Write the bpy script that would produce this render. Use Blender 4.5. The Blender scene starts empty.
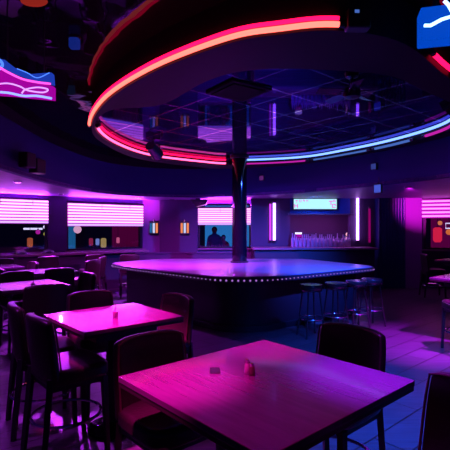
import bpy, bmesh, math, random
from mathutils import Vector, Matrix
random.seed(7)
S = bpy.context.scene
COL = S.collection
F = 426.0; EYE = 1.6; CX = 225.0; CY = 228.0
PI = math.pi

# ------------------------------------------------------------------ materials
MATS = {}
def pm(name, col, rough=.5, metal=0., coat=0., bump=0., bscale=40., spec=.5, vary=0., vscale=8., stretch=None, alpha=1.):
    if name in MATS: return MATS[name]
    m = bpy.data.materials.new(name); m.use_nodes = True
    nt = m.node_tree; b = nt.nodes['Principled BSDF']
    b.inputs['Base Color'].default_value = (*col, 1)
    b.inputs['Roughness'].default_value = rough
    b.inputs['Metallic'].default_value = metal
    b.inputs['Coat Weight'].default_value = coat; b.inputs['Coat Roughness'].default_value = .05 if rough < .15 else .2
    b.inputs['Specular IOR Level'].default_value = spec
    b.inputs['Alpha'].default_value = alpha
    tc = nt.nodes.new('ShaderNodeTexCoord'); mp = nt.nodes.new('ShaderNodeMapping')
    nt.links.new(tc.outputs['Object'], mp.inputs['Vector'])
    if stretch:
        mp.inputs['Rotation'].default_value = (0, 0, stretch[0]); mp.inputs['Scale'].default_value = stretch[1]
    n = nt.nodes.new('ShaderNodeTexNoise'); n.inputs['Detail'].default_value = 4
    nt.links.new(mp.outputs['Vector'], n.inputs['Vector'])
    if vary:
        n.inputs['Scale'].default_value = vscale
        r = nt.nodes.new('ShaderNodeMapRange'); r.inputs['To Min'].default_value = 1 - vary; r.inputs['To Max'].default_value = 1 + vary
        r.inputs['From Min'].default_value = .3; r.inputs['From Max'].default_value = .7
        mx = nt.nodes.new('ShaderNodeVectorMath'); mx.operation = 'SCALE'
        mx.inputs[0].default_value = col
        nt.links.new(n.outputs['Fac'], r.inputs['Value']); nt.links.new(r.outputs['Result'], mx.inputs['Scale'])
        nt.links.new(mx.outputs['Vector'], b.inputs['Base Color'])
    if bump:
        n2 = nt.nodes.new('ShaderNodeTexNoise'); n2.inputs['Scale'].default_value = bscale
        nt.links.new(mp.outputs['Vector'], n2.inputs['Vector'])
        bp_ = nt.nodes.new('ShaderNodeBump'); bp_.inputs['Strength'].default_value = bump; bp_.inputs['Distance'].default_value = .02
        nt.links.new(n2.outputs['Fac'], bp_.inputs['Height']); nt.links.new(bp_.outputs['Normal'], b.inputs['Normal'])
    MATS[name] = m
    return m
def em(name, col, st):
    if name in MATS: return MATS[name]
    m = bpy.data.materials.new(name); m.use_nodes = True
    b = m.node_tree.nodes['Principled BSDF']
    b.inputs['Base Color'].default_value = (.01, .01, .01, 1); b.inputs['Roughness'].default_value = .6; b.inputs['Specular IOR Level'].default_value = 0
    b.inputs['Emission Color'].default_value = (*col, 1); b.inputs['Emission Strength'].default_value = st
    MATS[name] = m
    return m
def planks(name, col, rot, w, h, rough, groove, metal=0., coat=0., bump=.3, mortar=.012, dark=.55, spec=.5, off=.5, groovecol=None):
    m = bpy.data.materials.new(name); m.use_nodes = True
    nt = m.node_tree; b = nt.nodes['Principled BSDF']
    b.inputs['Roughness'].default_value = rough; b.inputs['Metallic'].default_value = metal
    b.inputs['Coat Weight'].default_value = coat; b.inputs['Specular IOR Level'].default_value = spec
    tc = nt.nodes.new('ShaderNodeTexCoord'); mp = nt.nodes.new('ShaderNodeMapping')
    mp.inputs['Rotation'].default_value = (0, 0, rot)
    nt.links.new(tc.outputs['Object'], mp.inputs['Vector'])
    br = nt.nodes.new('ShaderNodeTexBrick'); br.offset = off
    br.inputs['Scale'].default_value = 1; br.inputs['Brick Width'].default_value = w; br.inputs['Row Height'].default_value = h
    br.inputs['Mortar Size'].default_value = mortar
    br.inputs['Color1'].default_value = (*col, 1); br.inputs['Color2'].default_value = (*[c*dark for c in col], 1)
    br.inputs['Mortar'].default_value = (*(groovecol or [c*groove for c in col]), 1)
    nt.links.new(mp.outputs['Vector'], br.inputs['Vector'])
    mp2 = nt.nodes.new('ShaderNodeMapping'); mp2.inputs['Rotation'].default_value = (0, 0, rot); mp2.inputs['Scale'].default_value = (1.2, 22, 1)
    nt.links.new(tc.outputs['Object'], mp2.inputs['Vector'])
    n = nt.nodes.new('ShaderNodeTexNoise'); n.inputs['Scale'].default_value = 2; n.inputs['Detail'].default_value = 5
    nt.links.new(mp2.outputs['Vector'], n.inputs['Vector'])
    mr = nt.nodes.new('ShaderNodeMapRange'); mr.inputs['From Min'].default_value = .3; mr.inputs['From Max'].default_value = .7
    mr.inputs['To Min'].default_value = .65; mr.inputs['To Max'].default_value = 1.3
    nt.links.new(n.outputs['Fac'], mr.inputs['Value'])
    sc = nt.nodes.new('ShaderNodeVectorMath'); sc.operation = 'SCALE'
    nt.links.new(br.outputs['Color'], sc.inputs[0]); nt.links.new(mr.outputs['Result'], sc.inputs['Scale'])
    nt.links.new(sc.outputs['Vector'], b.inputs['Base Color'])
    bu = nt.nodes.new('ShaderNodeBump'); bu.inputs['Strength'].default_value = bump; bu.inputs['Distance'].default_value = .004; bu.invert = True
    nt.links.new(br.outputs['Fac'], bu.inputs['Height']); nt.links.new(bu.outputs['Normal'], b.inputs['Normal'])
    MATS[name] = m
    return m

AB = math.radians(41.5)          # the room's grid is turned by this angle
A = Vector((-math.sin(AB), math.cos(AB), 0)); B = Vector((math.cos(AB), math.sin(AB), 0))

M_floor = planks('dark floor planks', (.085, .075, .10), -AB, 1.5, .28, .38, .15, bump=.8, mortar=.007, dark=.8, spec=.6)
M_tile = planks('glossy black ceiling tile', (.15, .14, .40), -AB, .62, .62, .04, .3, metal=.85, bump=.25, mortar=.010, dark=.75, off=0, groovecol=(.7, .65, .8))  # blue in the base colour stands in for blue light on the tiles
M_tile.node_tree.nodes['Principled BSDF'].inputs['Specular Tint'].default_value = (.30, .22, .46, 1)
M_foil = pm('black stretch ceiling film', (.045, .045, .06), .03, metal=.8, bump=.6, bscale=1.4)
M_foil.node_tree.nodes['Principled BSDF'].inputs['Specular Tint'].default_value = (.36, .30, .36, 1)
M_low = pm('textured low ceiling', (.21, .07, .33), .5, bump=.35, bscale=2.2, vary=.25, vscale=3, stretch=(.5, (1, 6, 1)))
M_navy = pm('navy painted bulkhead', (.028, .028, .15), .7, bump=.05, spec=.2)
M_soffit = pm('dark satin soffit', (.018, .008, .018), .6, bump=.05, bscale=8, spec=.15)
M_wall = pm('dark purple wall paint', (.055, .03, .085), .55, bump=.08)
M_wall2 = pm('plum wall paint', (.17, .09, .21), .55, bump=.08)
M_wallblue = pm('navy panel paint', (.03, .05, .30), .5, bump=.05)
M_out = pm('night backdrop wall', (.05, .03, .09), .9)
M_tabletop = pm('dark polished wood', (.13, .04, .13), .26, coat=.4, vary=.15, vscale=3, stretch=(0, (14, 1.5, 1)), bump=.008, bscale=30, spec=.6)
M_tabletop.node_tree.nodes['Principled BSDF'].inputs['Coat Roughness'].default_value = .07
M_edge = pm('dark wood edge', (.035, .02, .025), .35)
M_leather = pm('burgundy leather', (.026, .014, .016), .36, bump=.12, bscale=60, vary=.2, vscale=5)
M_piping = pm('leather piping', (.08, .03, .035), .35)
M_wood = pm('black stained wood', (.02, .014, .02), .4)
M_chrome = pm('chrome', (.75, .75, .8), .15, metal=1.)
M_black = pm('black metal', (.02, .02, .025), .35)
M_blackgloss = pm('gloss black lacquer', (.008, .005, .010), .08, coat=.15, spec=.4)
M_stage = pm('satin stage floor', (.24, .22, .32), .28, bump=.04, bscale=3, vary=.12, vscale=2)
M_stagebase = pm('dark stage cladding', (.008, .006, .014), .5)
M_rim = pm('dark stage rim', (.03, .02, .04), .3)
M_counter = pm('bar counter top', (.28, .16, .22), .3)
M_bardark = pm('bar front', (.03, .02, .05), .5)
M_vinyl = pm('black vinyl', (.03, .028, .035), .25, bump=.05)
M_bottle = pm('frosted bottle glass', (.6, .5, .7), .2, spec=.7)
M_skin = pm('skin', (.5, .28, .22), .6)
M_cloth = pm('dark clothing', (.04, .04, .10), .8)
M_hair = pm('dark hair', (.03, .02, .03), .6)
M_fan = pm('dark fan blade', (.05, .05, .08), .25)
M_blueacr = em('blue lit acrylic', (.0, .06, .55), 1.0)
def glassmat():
    m = bpy.data.materials.new('window glass'); m.use_nodes = True
    nt = m.node_tree; nt.nodes.clear()
    o = nt.nodes.new('ShaderNodeOutputMaterial'); mx = nt.nodes.new('ShaderNodeMixShader')
    t = nt.nodes.new('ShaderNodeBsdfTransparent'); g = nt.nodes.new('ShaderNodeBsdfGlossy')
    t.inputs['Color'].default_value = (.85, .85, .9, 1); g.inputs['Roughness'].default_value = .05
    mx.inputs['Fac'].default_value = .06
    nt.links.new(t.outputs[0], mx.inputs[1]); nt.links.new(g.outputs[0], mx.inputs[2]); nt.links.new(mx.outputs[0], o.inputs[0])
    return m
M_glass = glassmat()
E_peach = em('neon peach', (1, .11, .085), 3.6)
E_pink = em('neon pink', (1, .003, .055), 4.0)
E_pinkhot = em('neon hot pink', (1, .09, .28), 3.4)
E_blue = em('neon ice blue', (.15, .29, 1), 2.7)
E_blue2 = em('neon pale blue', (.12, .28, 1), .5)
E_mag = em('neon magenta', (1, .03, .75), .55)
E_violet = em('neon violet white', (.55, .22, 1), 6)
E_violet2 = em('neon violet', (.7, .05, 1), 1.2)
E_slat = em('lit blind slat', (1, .27, .95), 3.2)
E_slatback = em('lit blind backing', (.42, .05, .48), 1.0)
E_slatr = em('lit magenta slat', (1, .13, 1), 3.2)
E_slatbackr = em('lit magenta backing', (.55, .01, .50), 1.0)
E_slatlow = em('lit blind bottom bar', (.45, .28, 1), 2.0)
E_bulb = em('rim bulb', (.6, .25, 1), .55)
E_sign = em('cyan sign panel', (.42, .85, 1), 1.15)
E_signpink = em('sign pink marks', (1, .1, .75), .9)
E_orange = em('orange lamp glow', (1, .22, .05), .9)
E_amber = em('sconce amber', (1, .28, .10), .9)
E_iceglow = em('sconce white', (.6, .65, 1), 1.0)
E_red = em('red lantern', (1, .02, .08), .9)
E_yellow = em('yellow lamp', (.9, .85, .15), .8)
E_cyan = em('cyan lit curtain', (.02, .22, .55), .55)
E_magpan = em('magenta lit acrylic', (.45, .0, .42), .8)
E_white = em('white neon', (.75, .7, 1), 1.6)
E_exit = em('blue indicator', (.08, .13, .85), .7)

# ------------------------------------------------------------------ mesh builder
class MB:
    def __init__(s): s.bm = bmesh.new()
    def _m(s, loc=(0,0,0), rz=0.): return Matrix.Translation(Vector(loc)) @ Matrix.Rotation(rz, 4, 'Z')
    def box(s, c, size, rz=0., mat=None):
        m = (mat or s._m(c, rz)) @ Matrix.Diagonal((*size, 1))
        bmesh.ops.create_cube(s.bm, size=1, matrix=m); return s
    def cyl(s, p0, p1, r0, r1=None, n=12):
        p0, p1 = Vector(p0), Vector(p1); r1 = r0 if r1 is None else r1
        d = p1 - p0; q = d.to_track_quat('Z', 'Y').to_matrix().to_4x4()
        m = Matrix.Translation((p0 + p1)/2) @ q
        bmesh.ops.create_cone(s.bm, cap_ends=True, segments=n, radius1=r0, radius2=r1, depth=d.length, matrix=m); return s
    def sphere(s, c, r, sc=(1,1,1), n=12):
        bmesh.ops.create_uvsphere(s.bm, u_segments=n, v_segments=max(6, n*2//3), radius=r, matrix=Matrix.Translation(Vector(c)) @ Matrix.Diagonal((*sc, 1))); return s
    def lathe(s, prof, n=24, c=(0,0,0)):
        rings = []
        for r, z in prof:
            rings.append([s.bm.verts.new((c[0]+r*math.cos(2*PI*k/n), c[1]+r*math.sin(2*PI*k/n), c[2]+z)) for k in range(n)])
        for a, b in zip(rings, rings[1:]):
            for k in range(n): s.bm.faces.new((a[k], a[(k+1)%n], b[(k+1)%n], b[k]))
        s.bm.faces.new(rings[0][::-1]); s.bm.faces.new(rings[-1]); return s
    def tube(s, pts, r, closed=False, n=8):
        pts = [Vector(p) for p in pts]; N = len(pts); rings = []
        up = Vector((0, 0, 1))
        for i, p in enumerate(pts):
            a = pts[i-1] if (i or closed) else p; b = pts[(i+1) % N] if (i < N-1 or closed) else p
            t = (b - a).normalized()
            u = up if abs(t.z) < .95 else Vector((0, 1, 0))
            x = t.cross(u).normalized(); y = x.cross(t)
            rings.append([s.bm.verts.new(p + r*(x*math.cos(2*PI*k/n) + y*math.sin(2*PI*k/n))) for k in range(n)])
        for i in range(N if closed else N-1):
            a, b = rings[i], rings[(i+1) % N]
            for k in range(n): s.bm.faces.new((a[k], a[(k+1)%n], b[(k+1)%n], b[k]))
        if not closed: s.bm.faces.new(rings[0][::-1]); s.bm.faces.new(rings[-1])
        return s
    def prism(s, poly, z0, z1):
        lo = [s.bm.verts.new((p[0], p[1], z0)) for p in poly]; hi = [s.bm.verts.new((p[0], p[1], z1)) for p in poly]
        n = len(poly)
        s.bm.faces.new(lo[::-1]); s.bm.faces.new(hi)
        for k in range(n): s.bm.faces.new((lo[k], lo[(k+1)%n], hi[(k+1)%n], hi[k]))
        return s
    def torus(s, c, R, r, n=32, k=8):
        return s.tube([(c[0]+R*math.cos(2*PI*i/n), c[1]+R*math.sin(2*PI*i/n), c[2]) for i in range(n)], r, True, k)
    def build(s, name, mat, parent=None, bevel=0., seg=2, smooth=40., tri=False):
        bmesh.ops.recalc_face_normals(s.bm, faces=s.bm.faces[:])
        if tri: bmesh.ops.triangulate(s.bm, faces=[f for f in s.bm.faces if len(f.verts) > 4])
        me = bpy.data.meshes.new(name); s.bm.to_mesh(me); s.bm.free()
        me.materials.append(mat)
        o = bpy.data.objects.new(name, me); COL.objects.link(o)
        if smooth:
            for p in me.polygons: p.use_smooth = True
            me.set_sharp_from_angle(angle=math.radians(smooth))
        if bevel:
            b = o.modifiers.new('bevel', 'BEVEL'); b.width = bevel; b.segments = seg; b.limit_method = 'ANGLE'
        if parent is not None: o.parent = parent
        return o
def tag(o, label, cat, group=None):
    o['label'] = label; o['category'] = cat
    if group: o['group'] = group
    return o
def thing(name, label, cat, loc=(0,0,0), rz=0., group=None):
    o = bpy.data.objects.new(name, None); o.empty_display_size = .1; COL.objects.link(o)
    o.location = loc; o.rotation_euler = (0, 0, rz)
    return tag(o, label, cat, group)
def struct(name, mb, mat, **k):
    o = mb.build(name, mat, **k); o['kind'] = 'structure'; return o
def dup(root, loc, rz, label, group=None):
    def cp(o, par):
        c = o.copy(); COL.objects.link(c); c.parent = par
        for ch in o.children: cp(ch, c)
        return c
    r = cp(root, None); r.location = loc; r.rotation_euler = (0, 0, rz); r['label'] = label
    if group: r['group'] = group
    return r
def face(d): return math.atan2(-d[0], d[1])      # turns a thing's +Y to direction d
def at(px, d, h): return Vector(((px-CX)/F*d, d, EYE+h))
def bp(px, py, h):                               # point of the horizontal plane h above the eye
    d = F*h/(CY-py); return Vector(((px-CX)/F*d, d, EYE+h))
def spline(pts, n=8, closed=True):
    out = []; N = len(pts); P = [Vector(p) for p in pts]
    for i in range(N if closed else N-1):
        p0 = P[i-1] if (closed or i) else P[0]*2-P[1]; p1 = P[i]; p2 = P[(i+1) % N]
        p3 = P[(i+2) % N] if (closed or i+2 < N) else P[-1]*2-P[-2]
        for k in range(n):
            t = k/n
            out.append(.5*((2*p1) + (p2-p0)*t + (2*p0-5*p1+4*p2-p3)*t*t + (3*p1-p0-3*p2+p3)*t**3))
    if not closed: out.append(P[-1])
    return out

# ------------------------------------------------------------------ room shell
CEIL = EYE + 1.52; CEIL2 = EYE + 1.68; LOW = EYE + .80
struct('floor', MB().box((0, 7, -.05), (24, 22, .1)), M_floor, smooth=0)
BH = [(-3.35, -3.0), (-3.2, 1.5), (-2.95, 4.2), (-3.0, 5.67), (-3.1, 7.6), (-2.85, 9.6), (-2.1, 10.65), (-.65, 11.0), (1.3, 10.0), (2.5, 8.5), (3.1, 7.57), (3.5, 6.7), (3.9, 4.5), (4.1, 1.5), (4.2, -3.0)]
bh = [(v.x, v.y) for v in spline([Vector((x, y, 0)) for x, y in BH], 6, False)]
def strip(pts, z0, z1, th=.1):
    m = MB(); n = len(pts); off = []
    for i in range(n):
        a = Vector(pts[max(i-1, 0)]); b = Vector(pts[min(i+1, n-1)]); t = (b-a).normalized()
        off.append((pts[i][0]-t.y*th, pts[i][1]+t.x*th))
    m.prism(list(pts) + off[::-1], z0, z1); return m
struct('trim_1', strip(bh, LOW, CEIL), M_navy, tri=True)
struct('trim_8', strip([(x*.995, y*.995) for x, y in bh], CEIL, CEIL2+.05, .14), M_soffit, tri=True)
lowpoly = [(-11.9, -3), (-11.9, 17.9), (11.9, 17.9), (11.9, -3)] + [(x, y) for x, y in bh[::-1]]
m = MB(); vs = [m.bm.verts.new((x, y, LOW+.001)) for x, y in lowpoly]; m.bm.faces.new(vs)
m = MB(); m.prism(lowpoly, LOW+.002, LOW+.06)
struct('ceiling', m, M_low, tri=True, smooth=0)
struct('ceiling.001', MB().prism(bh, CEIL2, CEIL2+.06), M_foil, tri=True, smooth=0)
# neon ring soffit
HR = 1.40
inner = [bp(*p, HR) for p in [(95,126),(115,143),(150,155),(200,161.5),(232,163.5)]] + [bp(*p, 1.455) for p in [(300,158),(350,150),(400,139)]] + [Vector((3.1,5.9,0)), Vector((2.75,4.95,0))] + [bp(*p, 1.36) for p in [(420,89),(385,75),(300,69),(245,71),(205,82),(160,105)]] + [Vector((-1.35,4.95,0))]
outer = [Vector((-1.80,5.75,0)), Vector((-1.96,6.8,0)), Vector((-1.72,8.35,0)), Vector((-.7,9.45,0)), Vector((.15,9.8,0)), Vector((1.7,9.05,0)), Vector((2.7,7.7,0)), Vector((3.2,6.7,0)), Vector((3.35,5.9,0)), Vector((3.05,4.75,0)), bp(450,72,1.42), bp(405,36,1.42), bp(340,22,1.42), bp(280,26,1.42), bp(225,36.5,1.42), bp(150,67,1.42), bp(105,97.5,1.42)]
for v in inner+outer: v.z = 0
inL = spline(inner, 8); outL = spline(outer, 8)
m = MB(); zb, zt = EYE+1.36, CEIL2
R = [[m.bm.verts.new((v.x, v.y, z)) for v in L] for L, z in ((outL, zt), (outL, zb), (inL, zb), (inL, zt))]
n = len(inL)
for a, b in zip(R, R[1:]):
    for k in range(n): m.bm.faces.new((a[k], a[(k+1)%n], b[(k+1)%n], b[k]))
struct('trim_2', m, M_soffit)
cen = Vector((.6, 6.4, 0))
tile = [v + (v-cen).normalized()*.03 for v in inL]
struct('ceiling.002', MB().prism([(v.x, v.y) for v in tile], CEIL-.02, CEIL-.001), M_tile, tri=True, smooth=0)

# ---- neon of the ring
def ringtube(L, i0, i1, off, h, r, mat, label, caps=True, nm='neon_tube'):
    seq = [L[i % len(L)] for i in range(int(i0*8), int(i1*8)+1)]
    pts = []
    for i, v in enumerate(seq):
        a = seq[max(i-1,0)]; b = seq[min(i+1,len(seq)-1)]; t = (b-a).normalized()
        nrm = Vector((-t.y, t.x, 0))
        if (nrm.dot(v-cen) > 0) != (off > 0): nrm = -nrm
        pts.append(v + nrm*abs(off) + Vector((0, 0, EYE+h)))
    t = thing(nm, label, 'neon light', pts[len(pts)//2], 0, 'neon tubes of the ceiling ring')
    base = Vector(t.location)
    MB().tube([p-base for p in pts], r, False, 10).build('glass_tube', mat, t)
    if caps:
        for p, q in ((pts[0], pts[1]), (pts[-1], pts[-2])):
            d = (p-q).normalized()
            MB().cyl(p-base-d*.02, p-base+d*.05, r*1.25, n=10).build('end_cap', M_black, t)
    return pts
# outer, facing the camera: index 12 = (340,22), 17 wraps to index 0
pp = ringtube(outL, 12, 17.0, .03, 1.430, .014, E_pink, 'upper pink neon tube on the near outer side of the ceiling ring')
ringtube(outL, 12, 17.0, .03, 1.388, .019, E_peach, 'lower peach neon tube on the near outer side of the ceiling ring')
ringtube(outL, 10.0, 10.55, .03, 1.42, .02, E_pink, 'short pink neon tube at the far right end of the ceiling ring')
ringtube(inL, 0, 3.95, -.03, 1.40, .020, E_pinkhot, 'lower pink neon tube along the left back inside of the ceiling ring')
ringtube(inL, 0.3, 3.95, -.03, 1.475, .018, E_pink, 'upper pink neon tube along the left back inside of the ceiling ring')
ringtube(inL, 4.35, 8.7, -.03, 1.468, .020, E_blue, 'long ice blue neon tube along the right back inside of the ceiling ring')
ringtube(inL, 4.2, 5.2, -.025, 1.385, .016, E_mag, 'short magenta neon strip under the blue tube right behind the pole')
ringtube(inL, 5.3, 6.4, -.025, 1.385, .016, E_blue2, 'pale blue neon strip under the long blue tube at mid right')
ringtube(inL, 6.6, 7.3, -.025, 1.385, .02, E_blue2, 'pale blue neon strip under the long blue tube near the right edge')
ringtube(inL, 7.5, 8.4, -.025, 1.385, .02, E_mag, 'magenta neon strip under the long blue tube at the right edge')
# connector box at the open end of the near tubes
cb = thing('connector_box', 'black connector box where the near neon tubes of the ring end', 'connector', pp[0] + Vector((.105, -.01, 0)), .05)
MB().box((0,0,-.02), (.16,.09,.13)).build('housing', M_black, cb, bevel=.012)
MB().box((-.02,-.046,.02), (.03,.006,.02)).build('switch', E_blue2, cb)

# ---- walls
def wall_run(name, P0, P1, opens, z0=0., z1=LOW, mat=M_wall, th=.16):
    """one wall between P0 and P1 with rectangular openings (s0,s1,zlo,zhi)"""
    P0, P1 = Vector((*P0, 0)), Vector((*P1, 0)); d = P1-P0; L = d.length; u = d/L; rz = math.atan2(u.y, u.x); nrm = Vector((-u.y, u.x, 0))
    m = MB(); cur = 0
    def seg(s0, s1, a, b):
        if s1-s0 > .001 and b-a > .001:
            c = P0+u*(s0+s1)/2+nrm*th/2; m.box((c.x, c.y, (a+b)/2), (s1-s0, th, b-a), rz)
    for s0, s1, a, b in sorted(opens):
        seg(cur, s0, z0, z1); seg(s0, s1, z0, a); seg(s0, s1, b, z1); cur = s1
    seg(cur, L, z0, z1)
    struct(name, m, mat, smooth=0)
    return P0, u, nrm, rz
WL0, WL1 = (-8.4, 7.10), (-2.36, 12.2)
def s_of(px, P0, P1):
    k = (px-CX)/F; dx, dy = P1[0]-P0[0], P1[1]-P0[1]
    t = (k*P0[1]-P0[0])/(dx-k*dy); return t*math.hypot(dx, dy)
sw = [s_of(p, WL0, WL1) for p in (-40, 48, 67, 142.5)]
ZS, ZT = 1.02, EYE+.70
wl = wall_run('wall_left', WL0, WL1, [(sw[0], sw[1], ZS, ZT), (sw[2], sw[3], ZS, ZT)])
WB = 12.2
xb = lambda px, d=WB: (px-CX)/F*d
wb = wall_run('wall_back', (-2.36, WB), (xb(268), WB), [(xb(198)+2.36, xb(251)+2.36, ZS, ZT)], mat=M_wall2)
# darker facing boards on the back wall
struct('trim_3', MB().box((xb(168.5), WB-.04, LOW/2), (xb(177)-xb(160), .08, LOW)), M_wall, smooth=0)
struct('trim_4', MB().box((xb(187.5), WB-.08, LOW/2), (xb(198)-xb(177), .16, LOW)), M_wall, smooth=0)
wr = (xb(421, 11.6), 11.6); wr1 = (8.2, 10.4)
sr = [s_of(p, wr, wr1) for p in (424, 520)]
wall_run('wall_right', wr, wr1, [(sr[0], sr[1], ZS, ZT)], mat=M_wall)
struct('wall_far', MB().box((0, 17.9, LOW/2), (23.8, .1, LOW)), M_out, smooth=0)

def window(n, P0, u, nrm, rz, s0, s1, seed):
    """frame and glass filling an opening of a wall"""
    c = P0+u*(s0+s1)/2+nrm*.08; w = s1-s0
    t = bpy.data.objects.new('window_%d' % n, None); COL.objects.link(t); t.location = (c.x, c.y, ZS); t.rotation_euler = (0,0,rz); t['kind'] = 'structure'
    H = ZT-ZS; m = MB()
    for x in (-w/2+.025, w/2-.025): m.box((x, 0, H/2), (.05, .08, H))
    m.box((0,0,.025), (w, .08, .05)); m.box((0,0,H-.025), (w, .08, .05))
    m.build('window_frame', M_wood, t)
    MB().box((0,.02,H/2), (w-.1, .012, H-.1)).build('pane', M_glass, t)
    MB().box((0,-.13,-.02), (w+.1,.16,.04)).build('window_sill', M_counter, t, bevel=.006)
    return c, w
RAIL = 45
def blind(P0, u, nrm, rz, s0, s1, z0, z1, n, label, emat, bmat, fill=.58, low=True, rail=1.):
    c = P0+u*(s0+s1)/2-nrm*.05; w = s1-s0
    t = thing('window_blind', label, 'neon blind', (c.x, c.y, z0), rz, 'glowing window blinds')
    H = z1-z0; MB().box((0,.022,H/2), (w,.012,H)).build('backing', bmat, t)
    st = H/n
    for i in range(n):
        z = (i+.5)*st
        MB().box((0,-.0,z), (w-.02,.02,st*fill)).build('slat', E_slatlow if (i == 0 and low) else emat, t, bevel=.004)
    MB().box((0,0,H+.02), (w,.06,.035)).build('head_rail', M_wood, t)
    l = bpy.data.lights.new('added_rail_fill', 'AREA'); l.shape = 'RECTANGLE'; l.size = w-.1; l.size_y = .04; l.color = (.48,.03,1); l.energy = RAIL*w*rail
    lo = bpy.data.objects.new('added_rail_fill', l); COL.objects.link(lo); lo.location = (0,-.05,H+.045); lo.rotation_euler = (PI+.6,0,0); lo.parent = t  # area light added above the rail to brighten the low ceiling
    for x in (-w*.08, w*.3):
        MB().cyl((x,-.018,H), (x,-.018,H-.12), .006, n=6).build('cord', M_wood, t)
Pl, ul, nl, rl = wl
ZB = EYE+.04
window(1, Pl, ul, nl, rl, sw[0], sw[1], 1); window(2, Pl, ul, nl, rl, sw[2], sw[3], 2)
blind(Pl, ul, nl, rl, sw[0], sw[1], EYE+.105, ZT-.02, 8, 'glowing pink slatted blind in the leftmost window', E_slat, E_slatback)
blind(Pl, ul, nl, rl, sw[2], sw[3], EYE+.045, ZT-.06, 8, 'glowing pink slatted blind between the dark pillar and the sconces', E_slat, E_slatback)
Pb, ub, nb, rb = wb
window(3, Pb, ub, nb, rb, xb(198)+2.36, xb(251)+2.36, 3)
blind(Pb, ub, nb, rb, xb(198)+2.36, xb(251)+2.36, EYE+.085, EYE+.57, 8, 'glowing pink slatted blind behind the black pole', E_slat, E_slatback)
Pr = Vector((*wr, 0)); ur = (Vector((*wr1, 0))-Pr).normalized(); nr = Vector((-ur.y, ur.x, 0)); rr = math.atan2(ur.y, ur.x)
window(4, Pr, ur, nr, rr, sr[0], sr[1], 4)
blind(Pr, ur, nr, rr, sr[0]-.06, sr[1], EYE+.27, EYE+.83-.06, 5, 'magenta slatted blind with wide gaps in the right window', E_slatr, E_slatbackr, fill=.42, low=False, rail=6)

# window counter along the left wall and low partition behind the stage
t = thing('window_counter', 'long dark counter shelf running under the left windows', 'counter', (Pl.x+ul.x*(sw[0]+sw[3])/2-nl.x*.42, Pl.y+ul.y*(sw[0]+sw[3])/2-nl.y*.42, 0), rl)
Lc = sw[3]-sw[0]-.3
MB().box((0,0,.975), (Lc,.42,.05)).build('counter_top', M_counter, t, bevel=.008)
MB().box((0,.12,.475), (Lc,.1,.95)).build('front_panel', M_bardark, t)
struct('wall_partition', MB().box((-.9, 11.35, .46), (2.9, .1, .92)).box((-.9, 11.35, .935), (2.95,.18,.03)), M_wall, smooth=0)

# fluted column and right pilaster
def colm(px0, px1, d, dep, mat, name, z1=LOW, flutes=0):
    x0, x1 = xb(px0, d), xb(px1, d); m = MB().box(((x0+x1)/2, d+dep/2, z1/2), (x1-x0, dep, z1))
    if flutes:
        for k in range(flutes):
            x = x0+(k+.5)*(x1-x0)/flutes; m.cyl((x, d, 0), (x, d, z1), (x1-x0)/flutes*.36, n=8)
    return struct(name, m, mat, smooth=30)
colm(378, 405.5, 11.3, .25, pm('dark navy fluted panel', (.012, .02, .13), .4), 'wall_fluted', flutes=10)
colm(405.5, 422, 11.3, .3, pm('orchid wall paint', (.34, .12, .40), .5), 'trim_5')

# ---- bar alcove
BW = 11.55
struct('wall_bar', MB()
  .box(((xb(251,BW)+xb(290,BW))/2, BW+.1, LOW/2), (xb(290,BW)-xb(251,BW), .2, LOW))
  .box(((xb(350,BW)+xb(380,BW))/2, BW+.1, LOW/2), (xb(380,BW)-xb(350,BW), .2, LOW)), M_wall, smooth=0)
struct('trim_6', MB().box(((xb(290,BW)+xb(350,BW))/2, BW+.1, (EYE+.39+LOW)/2), (xb(350,BW)-xb(290,BW), .2, LOW-EYE-.39)), M_wallblue, smooth=0)
struct('trim_7', MB().box(((xb(290,BW)+xb(350,BW))/2, BW-.01, EYE+.375), (xb(352,BW)-xb(288,BW), .22, .03)), M_counter, smooth=0)
struct('wall_alcove', MB().box(((xb(270,BW)+xb(380,BW))/2, BW+.75, LOW/2), (3.6, .1, LOW)), pm('dark alcove paint', (.07, .03, .09), .6), smooth=0)
t = thing('bar_counter', 'long bar counter with pink-lit top edge in front of the bottle alcove', 'bar counter', (xb(313,11), 11.05, 0))
W = xb(376, 10.8)-xb(252, 10.8)
MB().box((0,0,1.075), (W,.75,.05)).build('counter_top', M_counter, t, bevel=.01)
MB().box((0,.06,.525), (W-.1,.6,1.05)).build('bar_front', M_bardark, t)
MB().box((xb(320,BW)-xb(313,11),.63,1.085), (1.5,.5,.03)).build('back_ledge', M_counter, t)
MB().cyl((-W/2+.1,-.33,.2), (W/2-.1,-.33,.2), .025).build('foot_rail', M_chrome, t)
# sign
t = thing('illuminated_sign', 'bright cyan light sign with pink marks above the bottles', 'sign', (xb(314.5, BW), BW-.05, EYE+.645))
Ws, Hs = xb(336,BW)-xb(293.5,BW), .27
MB().box((0,0,0), (Ws+.04,.09,Hs+.04)).build('sign_box', M_black, t, bevel=.01)
MB().box((0,-.046,0), (Ws,.012,Hs)).build('lit_panel', E_sign, t)
def glyph(x, z, kind, s):
    m = MB(); y = -.056
    b = lambda dx, dz, w, h: m.box((x+dx*s, y, z+dz*s), (w*s, .008, h*s))
    if kind == 0: b(-.4,0,.2,1); b(.4,0,.2,1); b(0,0,.8,.2)
    elif kind == 1: b(0,.4,1,.2); b(0,0,.2,1)
    elif kind == 2: b(-.4,0,.2,1); b(.1,.4,.8,.2); b(.1,-.4,.8,.2); b(.4,.2,.2,.4)
    else: b(-.2,.1,.3,.8); b(.3,-.1,.3,.6); b(.1,.4,.5,.2)
    m.build('lettering', E_signpink, t)
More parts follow.
